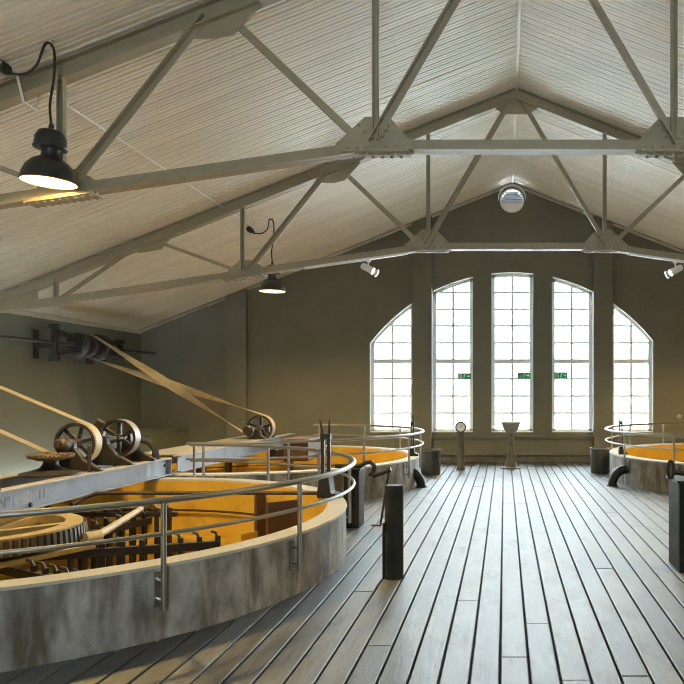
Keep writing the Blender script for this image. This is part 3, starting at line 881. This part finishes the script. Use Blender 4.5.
# ------------------------------------------------------------ stirring gear inside the near tank
SXc, SYc = -4.38, 5.92
t = thing('stirrer', (SXc, SYc, -.60), 'toothed ring gear with hanging stirring tines inside the near left tank', 'stirrer')
b = MB(); ring(b, SXc, SYc, .66, .79, .30, .44, 72); rg = b.build('ring_gear', M['gear'], t, True)
b = MB()
for k in range(84):
    a = 2 * pi * k / 84
    b.bar((SXc + .805 * cos(a), SYc + .805 * sin(a), .305), (SXc + .795 * cos(a), SYc + .795 * sin(a), .425), .032, .045, up=(cos(a), sin(a), 0))
x_ = b.build('gear_teeth', M['tooth'], rg); x_['kind'] = 'stuff'
b = MB()
for a in (20, 80, 140, 200, 260, 320):
    b.bar(pol(SXc, SYc, .12, a, .36), pol(SXc, SYc, .68, a, .40), .09, .07)
b.build('gear_arms', M['gear'], rg)
b = MB(); b.lathe([(.0005, .42), (.12, .42), (.16, .30), (.13, .1), (.13, -.58), (.0005, -.58)], 20, (SXc, SYc, 0)); b.build('vertical_shaft', M['tooth'], t, True)
for a, L_ in ((74, 1.95), (20, 1.9), (330, 1.7), (285, 2.0), (200, 1.9), (135, 1.8)):
    d = V((cos(R(a)), sin(R(a)), 0))
    b = MB(); b.bar(pol(SXc, SYc, .1, a, .16), pol(SXc, SYc, L_, a, .16), .06, .07); b.build('stirring_arm', M['iron'], t)
    rr_ = .95
    while rr_ < L_:
        p = pol(SXc, SYc, rr_, a, 0)
        b = MB(); b.bar((p.x, p.y, .24), (p.x, p.y, -.52), .03, .045, up=d)
        b.tube([(p.x, p.y, .22), (p.x - .02, p.y, .27), (p.x - .06, p.y, .28)], .012, 6)
        b.build('tine', M['iron'], t); rr_ += .155
# straight comb seen against the yellow wall
b = MB(); b.bar((-4.75, 7.95, .20), (-3.62, 7.95, .20), .05, .05); b.build('stirring_arm', M['iron'], t)
for k in range(8):
    x = -4.68 + k * .14
    b = MB(); b.bar((x, 7.95, .27), (x, 7.95, -.55), .04, .03, up=(0, 1, 0)); b.tube([(x, 7.95, .24), (x - .03, 7.95, .30), (x - .07, 7.95, .31)], .014, 6); b.build('tine', M['iron'], t)
b = MB(); b.tube([(-3.52, 6.17, .30), (-3.62, 6.6, .30), (-3.88, 7.68, .30)], [.034, .034, .030], 10); b.tube([(-3.56, 6.10, .30), (-3.50, 6.22, .30)], .06, 12); b.build('pipe_arm', M['pipe'], t, True)
b = MB(); b.bar((-3.95, 5.16, .235), (-3.42, 6.0, .27), .05, .035); b.build('scraper_bar', M['gear'], t)
# crossing pipe from the slide valve over the tank
t = thing('feed_pipe', (-1.95, 7.45, ZRIM), 'thin dark pipe laid across the near left tank at rim height', 'pipe')
b = MB(); b.tube([(-1.93, 7.45, .505), (-4.1, 7.45, .505), (-4.22, 7.45, .50), (-4.28, 7.32, .47), (-4.30, 7.15, .43)], .020, 8); b.build('pipe_run', M['rust'], t, True)

# ------------------------------------------------------------ slide-valve stems on the rims
def slide_valve(p, h, k, label, fork=1):
    x, y, z = p
    t = thing('slide_valve', p, label, 'valve')
    b = MB()
    b.prism([(x - .07 * k, y - .10 * k, z), (x + .17 * k, y - .10 * k, z), (x + .17 * k, y - .10 * k, z + .03), (x + .07 * k, y - .10 * k, z + .05), (x + .048 * k, y - .10 * k, z + .22 * k), (x - .048 * k, y - .10 * k, z + .22 * k), (x - .07 * k, y - .10 * k, z + .05)], (0, .20 * k, 0))
    b.build('base_casting', M['iron'], t, bevel=.008)
    for dx in (-.032, .030):
        b = MB(); b.bar((x + dx * k, y, z + .2 * k), (x + dx * k, y, z + h * .80), .036 * k, .034 * k, up=(0, 1, 0)); b.build('guide_bar', M['iron'], t)
    b = MB(); b.box((x - .052 * k, y - .03 * k, z + h * .74), (x + .05 * k, y + .03 * k, z + h * .82)); b.build('crosshead', M['iron'], t)
    for dx, tilt in ((-.035, -.03), (.035, .0)):
        b = MB(); b.tube([(x + dx * k, y, z + h * .8), (x + (dx + tilt * .4) * k, y, z + h * .9), (x + (dx + tilt) * k, y, z + h)], [.016 * k, .012 * k, .005 * k], 8); b.build('prong', M['iron'], t, True)
    return t
slide_valve((-1.84, 7.42, ZRIM), .80, 1.0, 'black twin-barred valve stem on the rim of the near left tank')
slide_valve((-1.56, 12.2, ZRIM), .70, .62, 'thin black valve stem on the rim of the far left tank')
slide_valve((2.02, 12.5, ZRIM), .70, .62, 'thin black valve stem on the rim of the right tank')

# ------------------------------------------------------------ elbows, bins, posts
def elbow(x, y, s, label):
    t = thing('drain_elbow', (x, y, 0), label, 'pipe')
    rc, rt = .24, .075
    b = MB(); b.tube([(x - s * rc * (1 - sin(a)) * 1 + 0, y, rc * cos(a) * 1.15) for a in [k * pi / 2 / 10 for k in range(11)]], rt, 14); b.build('elbow_pipe', M['iron'], t, True)
    b = MB(); b.lathe([(rt * .8, 0.0), (rt * 1.25, 0), (rt * 1.25, .02), (rt * .8, .02)], 18, (x, y, 0)); b.build('floor_flange', M['iron'], t, True)
elbow(-1.36, 11.75, 1, 'black quarter-bend drain pipe from the far left tank into the floor')
elbow(1.78, 11.9, -1, 'black quarter-bend drain pipe from the right tank into the floor')
def bin_(x, y, r, h, label):
    t = thing('waste_bin', (x, y, 0), label, 'bin', 'dark round bins by the tanks')
    b = MB(); b.lathe([(.0005, .012), (r - .012, .012), (r - .012, h - .005), (r, h), (r, 0), (.0005, 0)], 32, (x, y, 0)); b.build('bin_body', M['bin'], t, True)
    b = MB(); b.lathe([(r - .014, h - .02), (r + .008, h - .02), (r + .008, h + .006), (r - .014, h + .006), (r - .014, h - .02)], 32, (x, y, 0)); b.build('bin_rim', M['pillar'], t, True)
bin_(-1.39, 13.55, .185, .46, 'charcoal round bin beside the far left tank')
bin_(1.84, 13.85, .185, .47, 'charcoal round bin beside the right tank')
# bollard in the aisle
t = thing('bollard', (-.92, 6.0, 0), 'thick dark cylindrical bollard standing on the planks at the left of the aisle', 'bollard')
b = MB(); b.lathe([(.0005, .0), (.078, 0), (.078, .762), (.070, .775), (.0005, .775)], 28, (-.92, 6.0, 0)); b.build('post', M['bollard'], t, True)
b = MB(); b.box((-1.013, 5.97, .0), (-.995, 6.03, .46)); b.build('side_strip', M['bollard'], t)
# valve posts with cranks
def valve_post(x0, x1, y0, y1, h, s, label):
    xm, ym = (x0 + x1) / 2, (y0 + y1) / 2
    t = thing('valve_post', (xm, ym, 0), label, 'valve post')
    b = MB(); b.box((x0, y0, 0), (x1, y1, h)); b.build('post_box', M['bollard'], t, bevel=.008)
    for x in (x0 + .012, (x0 + x1) / 2, x1 - .012):
        b = MB(); b.box((x - .010, y0 - .012, 0), (x + .010, y0, h - .03)); b.build('edge_strip', M['bollard'], t)
    b = MB(); b.box((x0 - .02, y0 - .02, h), (x1 + .02, y1 + .02, h + .02)); b.build('cap_plate', M['iron'], t)
    return t, xm, ym
t, xm, ym = valve_post(-1.83, -1.655, 8.2, 8.5, .66, 1, 'black box post behind the near left tank with a bent crank on top')
b = MB(); b.tube([(-1.95, 8.3, .655 + .04), (-1.78, 8.3, .695), (-1.66, 8.3, .70), (-1.60, 8.3, .735), (-1.545, 8.3, .74), (-1.50, 8.3, .70), (-1.51, 8.3, .63), (-1.555, 8.3, .60), (-1.50, 8.3, .585), (-1.42, 8.3, .615), (-1.34, 8.3, .645)], .026, 10); b.build('crank_arm', M['iron'], t, True)
b = MB(); b.tube([(-1.33, 8.3, .65), (-1.44, 8.35, .0)], .013, 8); b.build('crank_rod', M['iron'], t, True)
b = MB(); b.tube([(-1.36, 8.3, .64), (-1.31, 8.3, .66)], .032, 10); b.build('crank_knob', M['iron'], t, True)
b = MB(); b.tube([(-1.44, 8.35, .006), (-1.55, 8.35, .006)], .008, 6); b.build('rod_foot', M['iron'], t)
t, xm, ym = valve_post(1.495, 1.86, 6.17, 6.56, .77, -1, 'black ribbed box post cut by the right edge of the picture')
b = MB(); b.tube([(1.455 + .025 * cos(a), 6.3 + .0, .87 + .075 * sin(a)) for a in [2 * pi * k / 20 for k in range(20)]], .014, 8, closed=True); b.build('ring_handle', M['iron'], t, True)
b = MB(); b.tube([(1.455, 6.3, .79), (1.455, 6.3, .80)], .03, 10); b.tube([(1.48, 6.3, .85), (1.60, 6.3, .83), (1.85, 6.3, .86)], .022, 8); b.build('crank_arm', M['iron'], t, True)
# gauge pillar and basin
t = thing('gauge_pillar', (-.87, 14.3, 0), 'brown pillar with a round white-faced dial on top, standing before the windows', 'gauge')
b = MB(); b.lathe([(.0005, 0), (.085, 0), (.085, .04), (.076, .05), (.073, .74), (.085, .76), (.0005, .76)], 20, (-.87, 14.3, 0)); b.build('pillar', M['pillar'], t, True)
b = MB(); b.lathe([(.0005, .04), (.105, .04), (.11, .03), (.11, -.04), (.09, -.05), (.086, -.035)], 26, (-.87, 14.3, .855), ROTX); b.build('dial_case', M['iron'], t, True)
b = MB(); b.lathe([(.0005, -.036), (.087, -.036)], 26, (-.87, 14.3, .855), ROTX); dl = b.build('dial_face', M['dial'], t)
b = MB(); b.bar((-.87, 14.262, .84), (-.84, 14.262, .91), .008, .003, up=(0, 1, 0)); b.build('needle', M['iron'], dl)
t = thing('pedestal_basin', (.13, 14.65, 0), 'grey stone drinking basin on a slender pedestal in front of the middle window', 'basin')
b = MB(); b.lathe([(.0005, 0), (.215, 0), (.215, .018), (.13, .035), (.10, .07), (.0005, .07)], 28, (.13, 14.65, 0)); b.build('foot', M['pillar'], t, True)
b = MB(); b.lathe([(.10, .07), (.085, .20), (.068, .45), (.055, .64), (.062, .70)], 24, (.13, 14.65, 0)); b.build('pedestal', M['pillar'], t, True)
b = MB(); b.lathe([(.0005, .69), (.07, .70), (.12, .76), (.165, .83), (.175, .88), (.195, .90), (.198, .935), (.175, .94), (.155, .90), (.12, .82), (.0005, .78)], 32, (.13, 14.65, 0)); b.build('bowl', M['stone'], t, True)
# masonry block in the back left corner
t = thing('masonry_block', (-7.5, 15.0, 0), 'low olive painted masonry block in the back left corner', 'block')
b = MB(); b.box((XL + .005, 14.19, 0), (-7.0, YB - .005, .70)); b.build('block_body', M['wall_left'], t, bevel=.01)
b = MB(); b.box((XL + .005, 14.16, .70), (-6.97, YB - .04, .755)); b.build('block_cap', M['wall_left'], t, bevel=.008)

# ------------------------------------------------------------ lamps, conduit, spots
def catmull(p, n=8):
    p = [V(q) for q in p]; q = [p[0]] + p + [p[-1]]; o = []
    for i in range(1, len(q) - 2):
        for k in range(n):
            t = k / n
            o.append(.5 * ((2 * q[i]) + (q[i+1] - q[i-1]) * t + (2*q[i-1] - 5*q[i] + 4*q[i+1] - q[i+2]) * t*t + (3*q[i] - q[i-1] - 3*q[i+1] + q[i+2]) * t**3))
    return o + [p[-1]]
def lamp(x, y, zb, label, box, side=1):
    t = thing('pendant_lamp', (x, y, zb), label, 'lamp', 'black industrial pendant lamps')
    mt = Matrix.Rotation(R(2.5) * side, 4, 'Y')
    c = V((x, y, zb))
    b = MB(); b.lathe([(.212, -.0), (.219, .006), (.208, .06), (.180, .13), (.138, .18), (.095, .205), (.07, .215)], 36, c, mt); b.build('shade', M['black'], t, True)
    b = MB(); b.lathe([(.210, .001), (.202, .06), (.173, .124), (.132, .172), (.09, .197), (.0005, .20)], 36, c, mt); b.build('reflector', M['white'], t, True)
    b = MB(); b.lathe([(.0005, .066), (.11, .07), (.165, .084), (.165, .09), (.0005, .09)], 36, c, mt); b.build('lamp_glass', M['lens'], t, True)
    b = MB(); b.lathe([(.075, .21), (.07, .235), (.066, .26), (.075, .285), (.118, .29)], 24, c, mt); b.build('neck', M['black'], t, True)
    b = MB(); b.lathe([(.0005, .287), (.128, .287), (.134, .30), (.124, .315), (.120, .38), (.095, .43), (.05, .45), (.022, .46), (.018, .50), (.0005, .50)], 28, c, mt); b.build('ballast_housing', M['black'], t, True)
    top = c + mt @ V((0, 0, .49))
    hook = V((top.x + .01, y, roof(top.x) - .035))
    bx = V(box)
    mid = [bx + V((.05, 0, -.06)), bx + V((.20, 0, -.06)), bx + V((.30, 0, .02)), hook + V((-.06, 0, .0)), hook + V((.01, 0, -.05)), V((hook.x + .012, y, (hook.z * .6 + top.z * .4))), V((top.x - .012, y, hook.z * .25 + top.z * .75)), top]
    b = MB(); b.tube(catmull(mid), .0105, 8); b.build('cable', M['cable'], t, True)
    b = MB(); b.tube([hook + V((0, 0, .03)), hook + V((0, 0, -.01)), hook + V((-.02, 0, -.03))], .006, 6); b.build('hook', M['truss'], t)
CX = -4.27
BOX1, BOX2 = (-4.30, 6.16, roof(-4.30) - .05), (-4.34, 12.28, roof(-4.34) - .05)
lamp(-3.885, 6.14, 3.335, 'black bell-shaped pendant lamp hanging in front of the nearer truss, glowing warm', BOX1)
lamp(-3.95, 12.25, 3.26, 'smaller-looking black bell pendant lamp beyond the farther truss, glowing warm', BOX2, 0)
lamp(4.30, 6.16, 3.355, 'black bell pendant lamp at the near right, outside the picture', (4.66, 6.16, roof(4.66) - .05), 0)
lamp(4.30, 12.25, 3.26, 'black bell pendant lamp over the right tank, outside the picture', (4.66, 12.28, roof(4.66) - .05), 0)
t = thing('cable_conduit', (CX, 5.0, roof(CX) - .03), 'thin pale conduit with black junction boxes running along the left ceiling slope', 'conduit')
b = MB()
b.tube([(CX, 6.2, roof(CX) - .05), (CX, 6.30, roof(CX) - .05), (CX + .02, 6.36, roof(CX) - .28), (CX, 6.56, roof(CX) - .28), (CX, 6.64, roof(CX) - .05), (CX, 12.2, roof(CX) - .04)], .011, 8); b.build('conduit_pipe', M['white'], t)
b = MB(); b.tube([(CX, 3.6, roof(CX) - .05), (CX, 6.1, roof(CX) - .05)], .011, 8); b.build('conduit_pipe', M['white'], t)
for bx in (BOX1, BOX2):
    b = MB(); b.tube([V(bx) + V((0, -.06, 0)), V(bx) + V((0, .06, 0))], .048, 12); b.tube([V(bx), V(bx) + V((.07, 0, -.05))], .02, 8); b.build('junction_box', M['cable'], t, True)
def chz(x): return 3.75 - max(0, abs(x - XC) - 1.33) * .145
for s, xs, lb in ((-1, (-3.0, -1.45), 'left'), (1, (1.85, 3.3), 'right')):
    yt = 10.80
    b = MB(); b.bar((xs[0], yt, chz(xs[0]) - .075), (xs[1], yt, chz(xs[1]) - .075), .035, .035)
    o = b.build('lighting_track', M['white'], None, at=(xs[0], yt, chz(xs[0]) - .05)); tag(o, 'thin white lighting track under the %s sloping chord of the farther truss' % lb, 'track')
    x = -2.04 if s < 0 else 2.56
    z = chz(x) - .095
    t = thing('track_spotlight', (x, yt, z), 'white spotlight hanging from the %s lighting track' % lb, 'spotlight')
    b = MB(); b.box((x - .03, yt - .018, z - .02), (x + .03, yt + .018, z)); b.build('track_adapter', M['white'], t)
    b = MB(); b.tube([(x, yt, z - .015), (x + .005 * s, yt, z - .11)], .012, 8); b.build('stem', M['white'], t)
    dr = V((-s * .80, -.12, -.42)).normalized()
    c = V((x, yt, z - .13))
    m_ = axis_m(dr)
    b = MB(); b.lathe([(.0005, -.12), (.035, -.12), (.048, -.10), (.05, .02), (.055, .05), (.055, .085), (.05, .085), (.046, .06)], 20, c, m_); b.build('lamp_body', M['white'], t, True)
    b = MB(); b.lathe([(.0005, .062), (.047, .062)], 18, c, m_); b.build('lens', M['spotlens'], t)
    b = MB(); b.lathe([(.052, .135), (.062, .135), (.062, .15), (.052, .15), (.052, .135)], 20, c, m_)
    sdv = dr.cross(V((0, 0, 1))).normalized()
    for e in (-1, 1): b.bar(c + dr * .08 + sdv * .055 * e, c + dr * .14 + sdv * .057 * e, .012, .006)
    b.build('glare_ring', M['white'], t, True)
